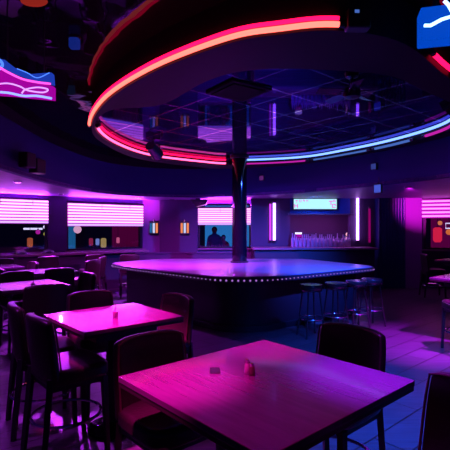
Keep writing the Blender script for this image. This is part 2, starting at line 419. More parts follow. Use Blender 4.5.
for i, (x, z, s) in enumerate([(-.52,-.05,.1),(-.50,.07,.07),(-.40,.085,.06),(-.31,.09,.06),(-.22,.09,.05),(.42,.03,.11),(.50,-.05,.1),(.51,.08,.07)]): glyph(x, z, i % 4, s)
# vertical neon
def vneon(px, d, z0, z1, r, mat, label, backw=.16):
    p = at(px, d, 0); t = thing('neon_tube', label, 'neon light', (p.x, d, z0), 0, 'vertical neon tubes of the bar')
    MB().cyl((0,0,.02), (0,0,z1-z0-.02), r, n=12).build('glass_tube', mat, t)
    MB().cyl((0,0,-.02), (0,0,.03), r*1.3, n=12).build('end_cap', M_black, t); MB().cyl((0,0,z1-z0-.03), (0,0,z1-z0+.02), r*1.3, n=12).build('end_cap', M_black, t)
    MB().box((0,.05,.06), (.03,.07,.04)).build('bracket', M_black, t); MB().box((0,.05,z1-z0-.06), (.03,.07,.04)).build('bracket', M_black, t)
vneon(270.3, BW-.08, EYE-.36, EYE+.68, .026, E_violet2, 'left slim violet tube of the upright neon pair left of the bar')
vneon(274.3, BW-.08, EYE-.36, EYE+.70, .036, E_violet, 'right brighter white violet tube of the upright neon pair left of the bar')
vneon(357.6, BW-.08, EYE-.36, EYE+.86, .036, E_violet, 'single bright upright neon tube right of the bottle alcove')
vneon(369.5, BW-.06, EYE-.42, EYE+.55, .03, em('dim magenta tube', (.45,.0,.22), .5), 'dim magenta upright neon tube beside the fluted column')
# bottles
def bottle(h, r):
    return MB().lathe([(r*.9,0),(r,.01),(r,h*.55),(r*.95,h*.6),(r*.35,h*.75),(r*.32,h*.96),(r*.4,h*.965),(r*.4,h)], 10)
kinds = []
for h, r, nm in ((.33,.04,'tall slim'), (.28,.045,'medium round-shouldered'), (.36,.036,'extra tall thin'), (.24,.05,'short stout')):
    kinds.append((bottle(h, r), nm))
protos = []
k = 0
for row, y in enumerate((11.27, 11.37)):
    for i in range(15):
        x = xb(292.5+row*2+i*3.9, y)
        j = random.randrange(4)
        lab = '%s frosted bottle on the bar counter in the crowded bottle row' % kinds[j][1]
        if j not in [q[0] for q in protos]:
            o = thing('bottle', lab, 'bottle', (x, y, 1.1)); mb = kinds[j][0]
            mb.build('bottle_body', M_bottle, o)
            hh = (.33,.28,.36,.24)[j]; rr_ = (.04,.045,.036,.05)[j]
            MB().cyl((0,0,hh), (0,0,hh+.02), rr_*.42, n=8).build('cap', M_black, o)
            protos.append((j, o)); o['group'] = 'bottles on the bar: ' + kinds[j][1]
        else:
            dup([q[1] for q in protos if q[0] == j][0], (x, y, 1.1), 0, lab)
# small lamp and glowing bottle sign in the alcove
t = thing('table_lamp', 'small lamp with glowing white and magenta shade left of the bottles', 'lamp', (2.0, 11.6, 1.1))
MB().cyl((0,0,0), (0,0,.015), .07).build('base', M_black, t); MB().cyl((0,0,.01), (0,0,.2), .01).build('stem', M_black, t)
MB().cyl((0,0,.2), (0,0,.33), .075, .09, n=16).build('lamp_shade', E_magpan, t); MB().cyl((0,0,.33), (0,0,.38), .095, n=16).build('lit_rim', E_white, t)
t = thing('neon_figure', 'small white and pink neon squiggle at the right end of the bottles', 'neon light', (xb(347, 11.4), 11.45, 1.1))
MB().box((0,0,.02), (.1,.08,.04)).build('base', M_black, t)
MB().tube([(0,0,.04),(.02,0,.12),(-.02,0,.2),(.02,0,.27),(-.01,0,.33),(.015,0,.37)], .017).build('glass_tube', em('neon rose white', (1,.45,.6), 1.2), t)

# ---- stage
H0 = [(-2.42,8.85), (-1.75,7.95), (-.1,6.27), (.62,6.27), (2.9,8.02), (1.85,10.0), (-1.55,10.0)]
def rounded(poly, r, n=6):
    out = []; N = len(poly)
    for i in range(N):
        p = Vector(poly[i]); a = Vector(poly[i-1]); b = Vector(poly[(i+1)%N])
        ra = min(r, (a-p).length*.45); rb_ = min(r, (b-p).length*.45)
        q0 = p+(a-p).normalized()*ra; q1 = p+(b-p).normalized()*rb_
        for k in range(n+1):
            t = k/n; v = (1-t)**2*q0+2*t*(1-t)*p+t*t*q1; out.append((v.x, v.y))
    return out
SC = Vector((.2, 8.2))
loc_ = lambda P: [(x-SC.x, y-SC.y) for x, y in P]
hex_ = rounded(loc_(H0), .3)
def scaled(P, k, sub): return [((x*(1-sub/math.hypot(x,y))), (y*(1-sub/math.hypot(x,y)))) for x, y in P]
st = thing('dance_stage', 'large dark faceted stage with glossy top and lit rim around the pole', 'stage', (SC.x, SC.y, 0))
MB().prism(scaled(hex_,1,.03), .84, .88).build('stage_floor', M_stage, st, bevel=.008, tri=True)
MB().prism(hex_, .79, .868).build('rim', M_rim, st, bevel=.012, tri=True)
MB().prism(scaled(hex_,1,.32), .06, .80).build('base', M_stagebase, st, tri=True)
MB().prism(scaled(hex_,1,.25), 0, .09).build('plinth', M_stagebase, st, bevel=.01, tri=True)
# bulbs along the camera side of the rim
per = [Vector(p) for p in hex_]; N = len(per)
segs = []; Ltot = 0
for i in range(N):
    a, b = per[i], per[(i+1)%N]; segs.append((a, b, (b-a).length))
pts = []; acc = 0; step = .088; nxt = 0
for a, b, L in segs:
    while nxt <= acc+L:
        t_ = (nxt-acc)/L; p = a.lerp(b, t_); d = (b-a).normalized(); nn = Vector((d.y, -d.x))
        if nn.dot(p) < 0: nn = -nn
        if nn.y < -.1: pts.append((p, nn))
        nxt += step
    acc += L
pts = pts[:98]
b0 = None
for p, nn in pts:
    big = -.15 < p.x+SC.x < .62
    q = p+nn*.012
    if b0 is None:
        b0 = MB().sphere((0,0,0), .0105, n=8).build('rim_bulb', E_bulb, st); o = b0
    else:
        o = b0.copy(); COL.objects.link(o); o.parent = st
    o.location = (q.x, q.y, .825); o.scale = (1.5,)*3 if big else (1,)*3
# pole
t = thing('stage_pole', 'thick gloss black pole standing on the stage', 'pole', (xb(239.5, 8.95), 8.95, .88))
MB().lathe([(.155,0),(.155,CEIL-.02-.88)], 32).build('shaft', M_blackgloss, t)
MB().lathe([(.19,0),(.19,.02),(.165,.035)], 32).build('base_flange', M_black, t)
MB().lathe([(.165,CEIL-.88-.065),(.2,CEIL-.88-.055),(.2,CEIL-.88-.022)], 32).build('top_flange', M_black, t)

# ---- ceiling fixtures
def plate(px0, py0, px1, py1): pass
c = bp(238.5, 90, 1.5)
t = thing('ceiling_hatch', 'square black hatch in the tiled ceiling above the pole', 'hatch', (c.x, c.y, CEIL-.021), AB-.12)
MB().box((0,0,-.012), (.52,.52,.024)).build('frame', pm('hatch frame', (.03,.02,.04), .8, spec=.1), t, bevel=.006)
MB().box((0,0,-.028), (.43,.43,.014)).build('door_panel', pm('matt black panel', (.006,.005,.008), .8, spec=.1), t, bevel=.004)
c = bp(352, 73, 1.5)
t = thing('ceiling_fan', 'small dark ceiling fan with blue-lit blade inside the ring', 'ceiling fan', (c.x, c.y, CEIL-.02))
MB().lathe([(.03,0),(.07,-.0),(.06,-.04),(.02,-.05)][::-1], 16).build('canopy', M_black, t)
MB().cyl((0,0,-.14), (0,0,-.03), .015).build('down_rod', M_black, t)
MB().lathe([(.02,-.25),(.075,-.235),(.085,-.19),(.075,-.15),(.02,-.13)], 18).build('motor', M_black, t)
for k in range(5):
    a = math.radians(190+72*k); m = MB()
    rot = Matrix.Rotation(a, 4, 'Z') @ Matrix.Translation((.215,0,-.19)) @ Matrix.Rotation(.3, 4, 'X')
    m.box(None, (.27,.10,.008), mat=rot)
    bl = m.build('blade', M_fan, t, bevel=.003)
    MB().box(None, (.06,.03,.01), mat=Matrix.Rotation(a, 4, 'Z') @ Matrix.Translation((.09,0,-.19))).build('bracket', M_black, bl)
# spotlight hanging in front of left tubes
c = bp(153, 153, 1.36)
c = Vector((xb(153, 7.45), 7.45, CEIL))
t = thing('stage_spotlight', 'black spotlight hanging by the pink neon at the left of the ring', 'spotlight', c)
MB().cyl((0,0,-.07), (0,0,0), .02).build('clamp', M_black, t)
MB().box((0,0,-.08), (.26,.03,.02)).box((-.12,0,-.14), (.015,.03,.13)).box((.12,0,-.14), (.015,.03,.13)).build('yoke', M_black, t)
MB().cyl((-.03,-.13,-.10), (.06,.13,-.22), .085, .115, n=18).build('lamp_housing', M_black, t)
# twin speaker on the bulkhead
ps = Vector((-2.86, 6.35, EYE+.99))
t = thing('wall_speaker', 'pair of black box loudspeakers on the left bulkhead', 'speaker', ps, math.radians(78))
MB().box((-.13,.0,0), (.2,.15,.22)).build('speaker_cabinet', M_black, t, bevel=.015)
MB().box((.14,.03,-.05), (.22,.15,.22)).build('speaker_cabinet', M_black, t, bevel=.015)
MB().box((0,.1,0), (.06,.14,.06)).build('wall_bracket', M_black, t)
# black wedge projector on the back ceiling
t = thing('projector', 'black wedge projector under the low ceiling by the back window', 'projector', (xb(198, 11.55), 11.55, LOW))
m = MB(); pr = [(-.2,0),(.28,0),(.22,-.13),(-.05,-.2)]
lo = [m.bm.verts.new((x,-.14,z-.03)) for x,z in pr]; hi = [m.bm.verts.new((x,.14,z-.03)) for x,z in pr]
m.bm.faces.new(lo); m.bm.faces.new(hi[::-1])
for q in range(4): m.bm.faces.new((lo[q], hi[q], hi[(q+1)%4], lo[(q+1)%4]))
m.build('body', M_black, t, bevel=.012); MB().box((0,0,-.015), (.12,.12,.03)).build('ceiling_mount', M_black, t)
MB().cyl((.1,-.12,-.12), (.1,-.155,-.13), .04, n=14).build('lens', M_blackgloss, t)
# small square indicators on the bulkhead
def indic(px, py, d, s, mat, label, rz=0):
    p = at(px, d, (CY-py)/F*d); t = thing('indicator_light', label, 'indicator light', p, rz)
    MB().box((0,.02,0), (s,.04,s)).build('housing', M_black, t, bevel=.005)
    MB().box((0,-.003,0), (s*.86,.012,s*.86)).build('lens', mat, t)
    if p.z < LOW: MB().cyl((0,.05,0), (0,.05,LOW-p.z+.15), .018, n=8).build('stem', M_black, t)
E_dim = em('dim violet indicator', (.20,.03,.30), .5)
def bh_depth(px):
    k = (px-CX)/F; best = None
    for a, b in zip(bh, bh[1:]):
        den = (b[0]-a[0])-k*(b[1]-a[1])
        if abs(den) < 1e-6: continue
        t_ = (k*a[1]-a[0])/den
        if 0 <= t_ <= 1:
            d = a[1]+t_*(b[1]-a[1])
            if d > 1 and (best is None or d < best[0]): best = (d, math.atan2(b[1]-a[1], b[0]-a[0]))
    return best
for px, py, s, mt, lb in ((261.5,178,.12,E_dim,'small dim violet square light on the bulkhead right of the pole'), (373.5,166.5,.12,em('dim blue indicator',(.05,.07,.4),.6),'upper small dim blue square light on the right bulkhead')):
    d, rz = bh_depth(px); indic(px, py, d-.05, s, mt, lb, rz)
d, rz = bh_depth(377.5); indic(377.5, 188.6, d-.045, .165, E_exit, 'blue square light above the fluted column', rz)
# downlights in the low ceiling
for px, py, lb in ((18,182,'left of the room near the first window'), (61,194,'above the dark pillar'), (139,198,'in front of the sconces'), (172,199.5,'beside the projector'), (408,187,'near the right window')):
    p = bp(px, py, .8); t = thing('recessed_downlight', 'small round unlit downlight in the low ceiling '+lb, 'downlight', (p.x, p.y, LOW))
    MB().lathe([(.06,-.012),(.075,0),(.075,.002),(.05,.002)][::-1], 16).build('bezel', M_chrome, t); MB().cyl((0,0,-.006), (0,0,0), .045).build('lens', M_black, t)

# ---- corner fixtures of the ceiling
def path(P, d): return [at(x, d, (CY-y)/F*d) for x, y in P]
d0 = 3.45
base = at(24, d0, (CY-80)/F*d0)
t = thing('neon_sign', 'wavy magenta and blue neon lightbox hung from the ceiling at upper left', 'neon sign', base)
def rel(P, dd=0): return [p-base+Vector((0,dd,0)) for p in path(P, d0)]
def ribbon(P, Q, y0, y1):
    m = MB(); n_ = len(P); A_, B_ = rel(P), rel(Q)
    V = [[m.bm.verts.new(p+Vector((0,y+.03*math.sin(i*1.3),0))) for i, p in enumerate(L)] for L, y in ((A_,y0),(B_,y0),(B_,y1),(A_,y1))]
    for a, b in zip(V, V[1:]+V[:1]):
        for i in range(n_-1): m.bm.faces.new((a[i], a[i+1], b[i+1], b[i]))
    for i in (0, n_-1): m.bm.faces.new([L[i] for L in V])
    return m
ribbon([(-25,60),(-8,66),(3,70),(15,76),(30,82),(53,86)], [(-25,92),(-8,93),(3,94),(15,96),(30,98),(53,99)], 0, .05).build('magenta_panel', E_magpan, t)
ribbon([(-25,50),(-8,57),(5,60),(18,70),(34,76),(52,73)], [(-25,62),(-8,66),(5,69),(18,75),(34,81),(53,84)], -.02, .04).build('blue_panel', em('blue lit foil', (.015,.06,.6), .7), t, smooth=60)
MB().tube(rel(spline([Vector((x,y,0)) for x,y in [(-25,60),(-5,66),(3,70),(12,75),(25,81),(38,84),(53,86)]],5,False) and [(v.x,v.y) for v in spline([Vector((x,y,0)) for x,y in [(-25,60),(-5,66),(3,70),(12,75),(25,81),(38,84),(53,86)]],5,False)], -.05), .009).build('pink_tube', em('neon rose', (1,.08,.65), 1.6), t)
sp = lambda P: [(v.x,v.y) for v in spline([Vector((x,y,0)) for x,y in P],5,False)]
MB().tube(rel(sp([(-25,92),(-5,93),(10,94),(25,97),(38,97),(53,99.5)]), -.03), .009).build('blue_tube', em('neon electric blue', (.15,.2,1), 3.0), t)
MB().tube(rel(sp([(-25,84),(-5,86),(10,85),(22,88),(30,92),(45,94),(50,91),(40,89),(28,91),(24,95)]), -.04), .006).build('violet_tube', em('neon lilac', (.6,.3,1), 1.6), t)
MB().tube(rel(sp([(-25,54),(-3,59),(5,66),(0,72),(-5,70)]), -.04), .012).build('blue_loop', em('neon sky', (.08,.22,1), 1.4), t)
MB().tube(rel(sp([(20,71),(30,75),(40,80),(52,75)]), -.05), .004).build('blue_wire', em('neon sky', (.08,.22,1), 1.4), t)
hz = CEIL2-base.z
for x in (-.15, .15): MB().cyl((x,.03,-.02), (x,.03,hz), .006, n=6).build('hanger', M_black, t)
# small blue lamp box and orange lamp
b2 = at(74.5, 3.76, 1.6)
t = thing('ceiling_lamp', 'small dim blue box lamp on the ceiling at upper left', 'lamp', (b2.x, b2.y, CEIL2))
MB().box((0,0,-.05), (.09,.08,.1)).build('housing', em('dim blue acrylic', (.01,.03,.35), .45), t, bevel=.02)
MB().lathe([(.055,-.012),(.055,0)], 12).build('canopy', M_black, t)
b3 = at(34, 3.04, 1.6)
t = thing('ceiling_lamp', 'oval red orange glowing ceiling lamp at the top left', 'lamp', (b3.x, b3.y, CEIL2), -.1)
MB().sphere((0,0,-.06), .1, (1,.6,.30), 16).build('lamp_shade', em('dull red shade', (.42,.025,.015), .6), t)
MB().tube([(-.1,-.02,-.05),(-.04,-.05,-.03),(.04,-.05,-.03),(.1,-.02,-.05)], .006).build('glow_rim', em('red orange glow', (1,.08,.04), .5), t)
MB().cyl((0,0,-.03), (0,0,0), .03).build('canopy', M_black, t)
# blue lightbox upper right
d1 = 2.75; b4 = at(440, d1, (CY-22)/F*d1)
t = thing('light_box', 'bright blue lightbox with bent white neon at the upper right corner', 'light box', b4)
MB().box((.08,.05,0), (.36,.14,.22), rz=-.25).build('housing', M_blueacr, t, bevel=.01)
r2 = lambda P, dd: [p-b4+Vector((0,dd,0)) for p in path(P, d1)]
MB().tube(r2([(419,31),(425,31),(436,25),(446,22),(452,27),(470,34)], -.075), .011).build('white_tube', em('neon blue white', (.3,.55,1), 3.5), t)
MB().tube(r2([(437,8),(441,12),(445,19)], -.09), .011).build('white_tube', em('neon blue white', (.3,.55,1), 3.5), t)
MB().box((0,.05,(CEIL2-b4.z)/2+.05), (.03,.03,CEIL2-b4.z-.1)).build('hanger', M_black, t)
for i in range(6): MB().box((-.07+i*.055,-.03-.013*i*-1,-.108), (.03,.01,.008)).build('vent_slot', M_blueacr, t)

# ---- sconces
for px, lb in ((154.2,'left wall sconce with cyan, white and orange glow'), (185,'right wall sconce with amber and white glow next to the back window')):
    y = WB if px < 160 else WB-.16
    p = at(px, y, 0); t = thing('wall_sconce', lb, 'wall lamp', (p.x, y, EYE-.18), 0, 'wall sconces')
    MB().box((0,-.02,.18), (.26,.04,.42)).build('back_plate', M_black, t, bevel=.01)
    cols = (E_cyan, E_iceglow, E_amber) if px < 160 else (E_amber, E_iceglow, E_amber)
    for i, c_ in enumerate(cols):
        x = -.085+i*.085; MB().cyl((x,-.075,.04), (x,-.075,.32), .03, n=10).build('glass_tube', c_, t)
    MB().box((0,-.06,.02), (.28,.1,.03)).build('bottom_tray', M_black, t)
    MB().cyl((0,-.05,.36), (0,-.05,.42), .02).build('finial', M_chrome, t)

# ---- things seen through the windows
def hang(kind, px, py, d, s, mat, label, shape='globe'):
    p = at(px, d, (CY-py)/F*d); t = thing(kind, label, 'lamp', (p.x, p.y, LOW))
    z = p.z-LOW
    MB().cyl((0,0,z+s*.8), (0,0,0), .008, n=6).build('cord', M_black, t)
    if shape == 'globe': MB().sphere((0,0,z), s, n=14).build('globe', mat, t)
    elif shape == 'lantern': MB().lathe([(s*.5,z-s*1.6),(s*.8,z-s*1.2),(s*.8,z+s),(s*.4,z+s*1.3)], 14).build('shade', mat, t)
    MB().cyl((0,0,z+s*.7), (0,0,z+s*1.4), s*.35, n=10).build('cap', M_black, t)
hang('globe_lamp', 77.5, 229.5, 14.2, .13, em('rose white globe', (1,.5,.75), .95), 'rose white globe lamp beyond the window right of the pillar')
hang('globe_lamp', 46.3, 234, 14, .085, E_yellow, 'yellow globe lamp beyond the leftmost window')
hang('globe_lamp', 38, 232, 13.8, .075, E_mag, 'small magenta globe lamp beyond the leftmost window')
hang('globe_lamp', 45.5, 227, 13.6, .07, E_white, 'small white globe lamp beyond the leftmost window, under the blind')
hang('lantern', 30, 242, 13, .10, em('dim orange', (.6,.13,.05), .7), 'dim orange lantern beyond the leftmost window', 'lantern')
hang('lantern', 91, 241.5, 15, .09, em('dim red', (.5,.03,.12), .6), 'dim red lantern beyond the second window from left', 'lantern')
hang('lantern', 97.5, 241.5, 15, .08, em('pale blue glow', (.25,.35,.9), .8), 'pale blue lantern beyond the second window from left', 'lantern')
hang('lantern', 103.5, 242.5, 15, .12, em('dim yellow', (.6,.42,.15), .7), 'yellow lantern beyond the second window from left', 'lantern')
hang('lantern', 118, 240, 15, .07, em('pink glow', (.9,.15,.35), .8), 'small pink lantern beyond the second window from left', 'lantern')
hang('lantern', 437.5, 234, 13.2, .16, E_red, 'red lantern beyond the right window', 'lantern')
hang('globe_lamp', 440, 223, 13.4, .07, E_amber, 'small amber globe lamp beyond the right window')
hang('globe_lamp', 449, 232, 13.0, .09, E_orange, 'orange globe lamp beyond the right window at the edge')
p = at(33, 13.9, (CY-228.8)/F*13.9)
t = thing('neon_tube', 'white horizontal neon tube hanging beyond the leftmost window', 'neon light', (p.x, p.y, LOW))
MB().cyl((-.3,0,p.z-LOW), (.3,0,p.z-LOW), .03).build('glass_tube', E_white, t)
for x in (-.25,.25): MB().cyl((x,0,p.z-LOW), (x,0,0), .006, n=6).build('cord', M_black, t)
def curtain(px0, px1, d, mat, label, z0=.05):  # curtains get their lit look from emission, not from a lamp
    x0, x1 = xb(px0,d), xb(px1,d); m = MB(); n_ = 28
    a = [Vector((x0+(x1-x0)*i/n_, d+.04*math.sin(i*1.6), 0)) for i in range(n_+1)]
    m.prism([(v.x-x0, v.y-d) for v in a]+[(v.x-x0, v.y-d+.02) for v in a[::-1]], 0, LOW-z0)
    o = m.build('curtain', mat, tri=True); o.location = (x0, d, z0); tag(o, label, 'curtain'); return o
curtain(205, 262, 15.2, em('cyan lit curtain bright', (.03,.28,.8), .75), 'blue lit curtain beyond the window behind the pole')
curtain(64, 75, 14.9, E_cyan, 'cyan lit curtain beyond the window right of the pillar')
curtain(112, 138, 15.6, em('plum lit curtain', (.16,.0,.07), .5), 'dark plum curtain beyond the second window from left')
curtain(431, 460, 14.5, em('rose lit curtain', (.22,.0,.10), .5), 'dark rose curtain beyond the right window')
p = at(449, 12.9, (CY-226)/F*12.9)
t = thing('neon_sign', 'white outlined neon sign beyond the right window', 'neon sign', (p.x, p.y, LOW))
z = p.z-LOW
MB().tube([(-.1,0,z-.07),(.25,0,z-.07),(.25,0,z+.08),(-.1,0,z+.08)], .016, True).build('glass_tube', E_white, t)
MB().cyl((.05,0,z+.08), (.05,0,0), .006, n=6).build('cord', M_black, t)

# ---- two people beyond the glass
def person(x, y, h, label, shirt):
    J = {'pel':(0,0,.53*h),'che':(0,0,.72*h),'nec':(0,0,.84*h),'hed':(0,0,.93*h)}
    V = [(0,0,.53),(0,0,.63),(0,-.005,.74),(0,0,.84),(0,-.01,.875),(0,-.02,.935),
         (.105,0,.81),(.135,.01,.64),(.12,-.06,.50),(-.105,0,.81),(-.135,.01,.64),(-.12,-.06,.50),
         (.055,0,.50),(.06,-.01,.28),(.06,.01,.03),(.062,-.08,.015),(-.055,0,.50),(-.06,-.01,.28),(-.06,.01,.03),(-.062,-.08,.015)]
    E = [(0,1),(1,2),(2,3),(3,4),(4,5),(3,6),(6,7),(7,8),(3,9),(9,10),(10,11),(0,12),(12,13),(13,14),(14,15),(0,16),(16,17),(17,18),(18,19)]
    R_ = [.09,.085,.1,.05,.034,.058,.036,.028,.022,.036,.028,.022,.055,.038,.026,.022,.055,.038,.026,.022]
    t = thing('person', label, 'person', (x, y, 0), PI*0)
    me = bpy.data.meshes.new('body'); me.from_pydata([tuple(c_*h for c_ in v) for v in V], E, [])
    me.materials.append(shirt)
    o = bpy.data.objects.new('body', me); COL.objects.link(o); o.parent = t
    o.modifiers.new('skin', 'SKIN')
    if not me.skin_vertices: 
        me.attributes.new('x','FLOAT','POINT')
    sv = me.skin_vertices[0].data if me.skin_vertices else None
    return t, o, R_, h
def make_person(x, y, h, label, shirt):
    t, o, R_, h = person(x, y, h, label, shirt)
    bpy.context.view_layer.objects.active = o
    if not o.data.skin_vertices:
        bpy.ops.mesh.customdata_skin_add()
    for i, v in enumerate(o.data.skin_vertices[0].data):
        v.radius = (R_[i]*h*(1.25 if i in (0,1,2) else 1), R_[i]*h*(.85 if i in (0,1,2) else 1)); v.use_root = (i == 0)
    s = o.modifiers.new('sub', 'SUBSURF'); s.levels = 2; s.render_levels = 2
    MB().sphere((0,-.02*h,.935*h), .052*h, (.9,1.05,1.22), 14).build('head_skin', M_skin, t)
    MB().sphere((0,.0,.955*h), .06*h, (.95,1.0,1.05), 14).build('hair', M_hair, t)
    m = MB()
    for sx in (-.02,.02): m.sphere((sx*h,-.072*h,.94*h), .006*h, n=8)
    m.build('eyes', M_black, t)
    MB().sphere((0,-.078*h,.925*h), .009*h, (.8,1,1.6), 8).build('nose', M_skin, t)
    MB().box((0,-.071*h,.905*h), (.03*h,.006*h,.006*h)).build('mouth', M_piping, t)
make_person(xb(214.5,13.6), 13.6, 1.62, 'person in dark clothes standing beyond the window left of the pole', M_cloth)
make_person(xb(223.5,13.9), 13.9, 1.36, 'shorter person in plum clothes beyond the window nearest the pole', pm('plum clothing', (.25,.05,.12), .8))

# ------------------------------------------------------------------ furniture
def make_chair(label, loc, rz, group):
    t = thing('counter_chair', label, 'chair', loc, rz, group)
    # seat cushion
    m = MB(); n_ = 20; P = []
    for k in range(n_*2):
        a = 2*PI*k/(n_*2); ca, sa = math.cos(a), math.sin(a); e = .42
        P.append((.235*math.copysign(abs(ca)**e, ca), .02+.225*math.copysign(abs(sa)**e, sa)))
    m.prism(P, .545, .65)
    m.build('seat', M_leather, t, bevel=.03, seg=4, tri=False)
    MB().box((0,.01,.53), (.40,.38,.04)).build('seat_frame', M_wood, t)
    # backrest
    def bpt(u, v):
        z = .58+.42*v; top = 1-.05*max(0, (v-.6)/.4)**2
        x = .225*u*top; y = -.185-.05*v+.045*u*u
        z -= .022*(u**4)*max(0, (v-.5)*2)
        return Vector((x, y, z))
    m = MB(); NU, NV = 14, 10
    G = [[m.bm.verts.new(bpt(-1+2*i/NU, j/NV)) for i in range(NU+1)] for j in range(NV+1)]
    for j in range(NV):
        for i in range(NU): m.bm.faces.new((G[j][i], G[j][i+1], G[j+1][i+1], G[j+1][i]))
    o = m.build('backrest', M_leather, t, smooth=60)
    s = o.modifiers.new('solid', 'SOLIDIFY'); s.thickness = .055; s.offset = 0
    b = o.modifiers.new('bevel', 'BEVEL'); b.width = .02; b.segments = 3; b.limit_method = 'ANGLE'
    pip = [bpt(-1, j/8) for j in range(9)]+[bpt(-1+2*i/12, 1) for i in range(1,13)]+[bpt(1, 1-j/8) for j in range(1,9)]
    c0 = bpt(0,.5)
    MB().tube([p+Vector((0,.026,0))+(Vector((c0.x,p.y,c0.z))-p).normalized()*.008 for p in pip], .006, n=6).build('piping', M_piping, o)
    for sx in (-1,1):
        MB().cyl((sx*.205,.215,0), (sx*.19,.195,.545), .021, .027, n=4).build('leg', M_wood, t, smooth=0)
        MB().cyl((sx*.205,-.235,0), (sx*.19,-.18,.60), .021, .027, n=4).build('leg', M_wood, t, smooth=0)
    MB().torus((0,0,.27), .235, .011, 40).build('foot_ring', M_chrome, t)
    return t
def make_table(label, c, sa, sb, group, rz=AB):
    t = thing('counter_table', label, 'table', (c[0], c[1], 0), rz, group)
    MB().box((0,0,.886), (sb,sa,.028)).build('tabletop', M_tabletop, t, bevel=.003)
    MB().box((0,0,.862), (sb-.004,sa-.004,.024)).build('edge_band', M_edge, t, bevel=.003)
    MB().box((0,0,.81), (sb*.62,sa*.62,.08)).build('apron', M_wood, t)
    MB().cyl((0,0,.04), (0,0,.80), .045, .04, n=20).build('pedestal', M_black, t)
    MB().lathe([(.2,0),(.2,.015),(.1,.03),(.05,.06)], 28).build('base_plate', M_blackgloss, t)
    return t
GT = 'counter tables'; GC = 'leather counter chairs'
T1 = (.185, 1.985); t1 = make_table('big dark square wood table in the foreground reflecting magenta light', T1, .95, 1.0, GT)
T2 = (-.90, 3.42); make_table('square table glowing pink left of centre, behind the foreground table', T2, .80, .82, GT)
T3 = (-2.44, 5.27); make_table('pink-lit table at the left edge behind the pink square table', T3, .78, .78, GT)
T4 = (-2.92, 7.0); make_table('small far table by the chairs left of the stage', T4, .75, .75, GT)
make_table('far dark table in front of the left window counter', (-4.15, 7.75), .75, .75, GT)
make_table('table at the right edge near the tall dark chair', (3.42, 6.0), .75, .75, GT)
make_table('far table below the right window at the picture edge', (5.15, 9.35), .75, .75, GT)

CH = None
def chair(x, y, d, label):
    global CH
    if CH is None:
        CH = make_chair(label, (x, y, 0), face(d), GC); return CH
    return dup(CH, (x, y, 0), face(d), label)
def v2(v): return (v.x, v.y)
nA, nB, pA, pB = v2(-A), v2(-B), v2(A), v2(B)
# foreground
chair(-.30, 2.28, nA, 'dark leather chair at the left corner of the foreground table, seat showing beneath')
chair(.63, 2.49, nB, 'leather chair whose low back rises behind the right side of the foreground table')
chair(.765, 1.59, (-.97, -.22), 'near dark chair cut off by the lower right picture corner')
# pink table
chair(-.57, 3.74, nB, 'brown leather chair on the stage side of the pink square table')
chair(-1.16, 3.92, nA, 'leather chair behind the pink square table, only its back top showing')
chair(-1.14, 3.07, pB, 'dark chair with chrome foot ring in front left of the pink square table')
chair(-1.5, 3.5, (.85, .53), 'dark chair half hidden behind the chair with chrome ring at left')
# left rear tables
chair(-2.05, 4.72, pA, 'dark chair in front of the pink-lit table at the left edge')
chair(-2.0, 5.62, nB, 'dark chair at the right side of the pink-lit left edge table')
chair(-2.75, 5.75, nA, 'dark chair behind the pink-lit left edge table')
chair(-3.25, 6.55, pB, 'dark chair left of the small far table')
chair(-2.62, 6.58, pA, 'dark chair on the near side of the small far table')
chair(-3.55, 7.45, nB, 'dark chair behind the small far table, right of the window counter table')
chair(-2.68, 8.15, (-1, .3), 'dark chair with pink-lit seat edge just left of the stage tip')
chair(-2.78, 9.0, (-1, 0), 'second dark chair behind the one left of the stage tip')
chair(-2.25, 10.0, (-.3, 1), 'far chair behind the left tip of the stage')
chair(-3.1, 9.9, (-.65, .76), 'far chair facing the window counter below the second window')
chair(-3.9, 9.25, (-.65, .76), 'far chair facing the window counter below the dark pillar')
chair(-4.55, 8.6, (-.65, .76), 'far chair facing the window counter below the leftmost window')
# right
chair(4.85, 9.95, (1, -.15), 'far chair with blue-lit seat below the right window')
chair(3.08, 5.45, (.1, 1), 'tall dark chair at the right picture edge beside the open floor')
chair(5.35, 8.85, (-.3, 1), 'far dark chair in front of the far right table')
# table-top items
def shaker(px, py, label, mat, h=.075, dz=.9):
    d = .7*F/(py-CY); p = at(px, d, 0)
    t = thing('shaker', label, 'shaker', (p.x, d, dz))
    MB().lathe([(.014,0),(.016,.004),(.014,h*.55),(.010,h*.7)], 14).build('glass_body', mat, t)
    MB().lathe([(.0105,h*.7),(.012,h*.75),(.011,h*.92),(.004,h)], 14).build('cap', M_chrome, t)
M_shk = pm('shaker glass', (.5,.4,.42), .15)
shaker(247.5, 373, 'left taller shaker of the pair on the foreground table', M_shk, .07)
shaker(252, 375, 'right dark shaker of the pair on the foreground table', pm('pepper glass', (.14,.07,.07), .2), .06)
d = .7*F/(317.5-CY); p = at(115.3, d, 0)
t = thing('candle_holder', 'small glass candle holder on the pink square table', 'candle holder', (p.x, d, .9))
MB().lathe([(.018,0),(.022,.005),(.022,.05)], 16).build('glass_cup', pm('smoked glass', (.3,.2,.25), .1), t)
MB().cyl((0,0,.05), (0,0,.10), .006).build('candle', pm('pale wax', (.75,.55,.6), .5), t)
d = .7*F/(371-CY); p = at(215, d, 0)
o = MB().box((0,0,0), (.05,.085,.004)).build('coaster', pm('dark card', (.012,.008,.01), .4), bevel=.001); o.location = (p.x, d, .902); o.rotation_euler = (0,0,.05)
tag(o, 'small dark rectangular card lying on the foreground table', 'card')
d = .7*F/(287.5-CY); p = at(33, d, 0)
t = thing('candle_holder', 'tiny dark candle holder on the pink-lit left edge table', 'candle holder', (p.x, d, .9))
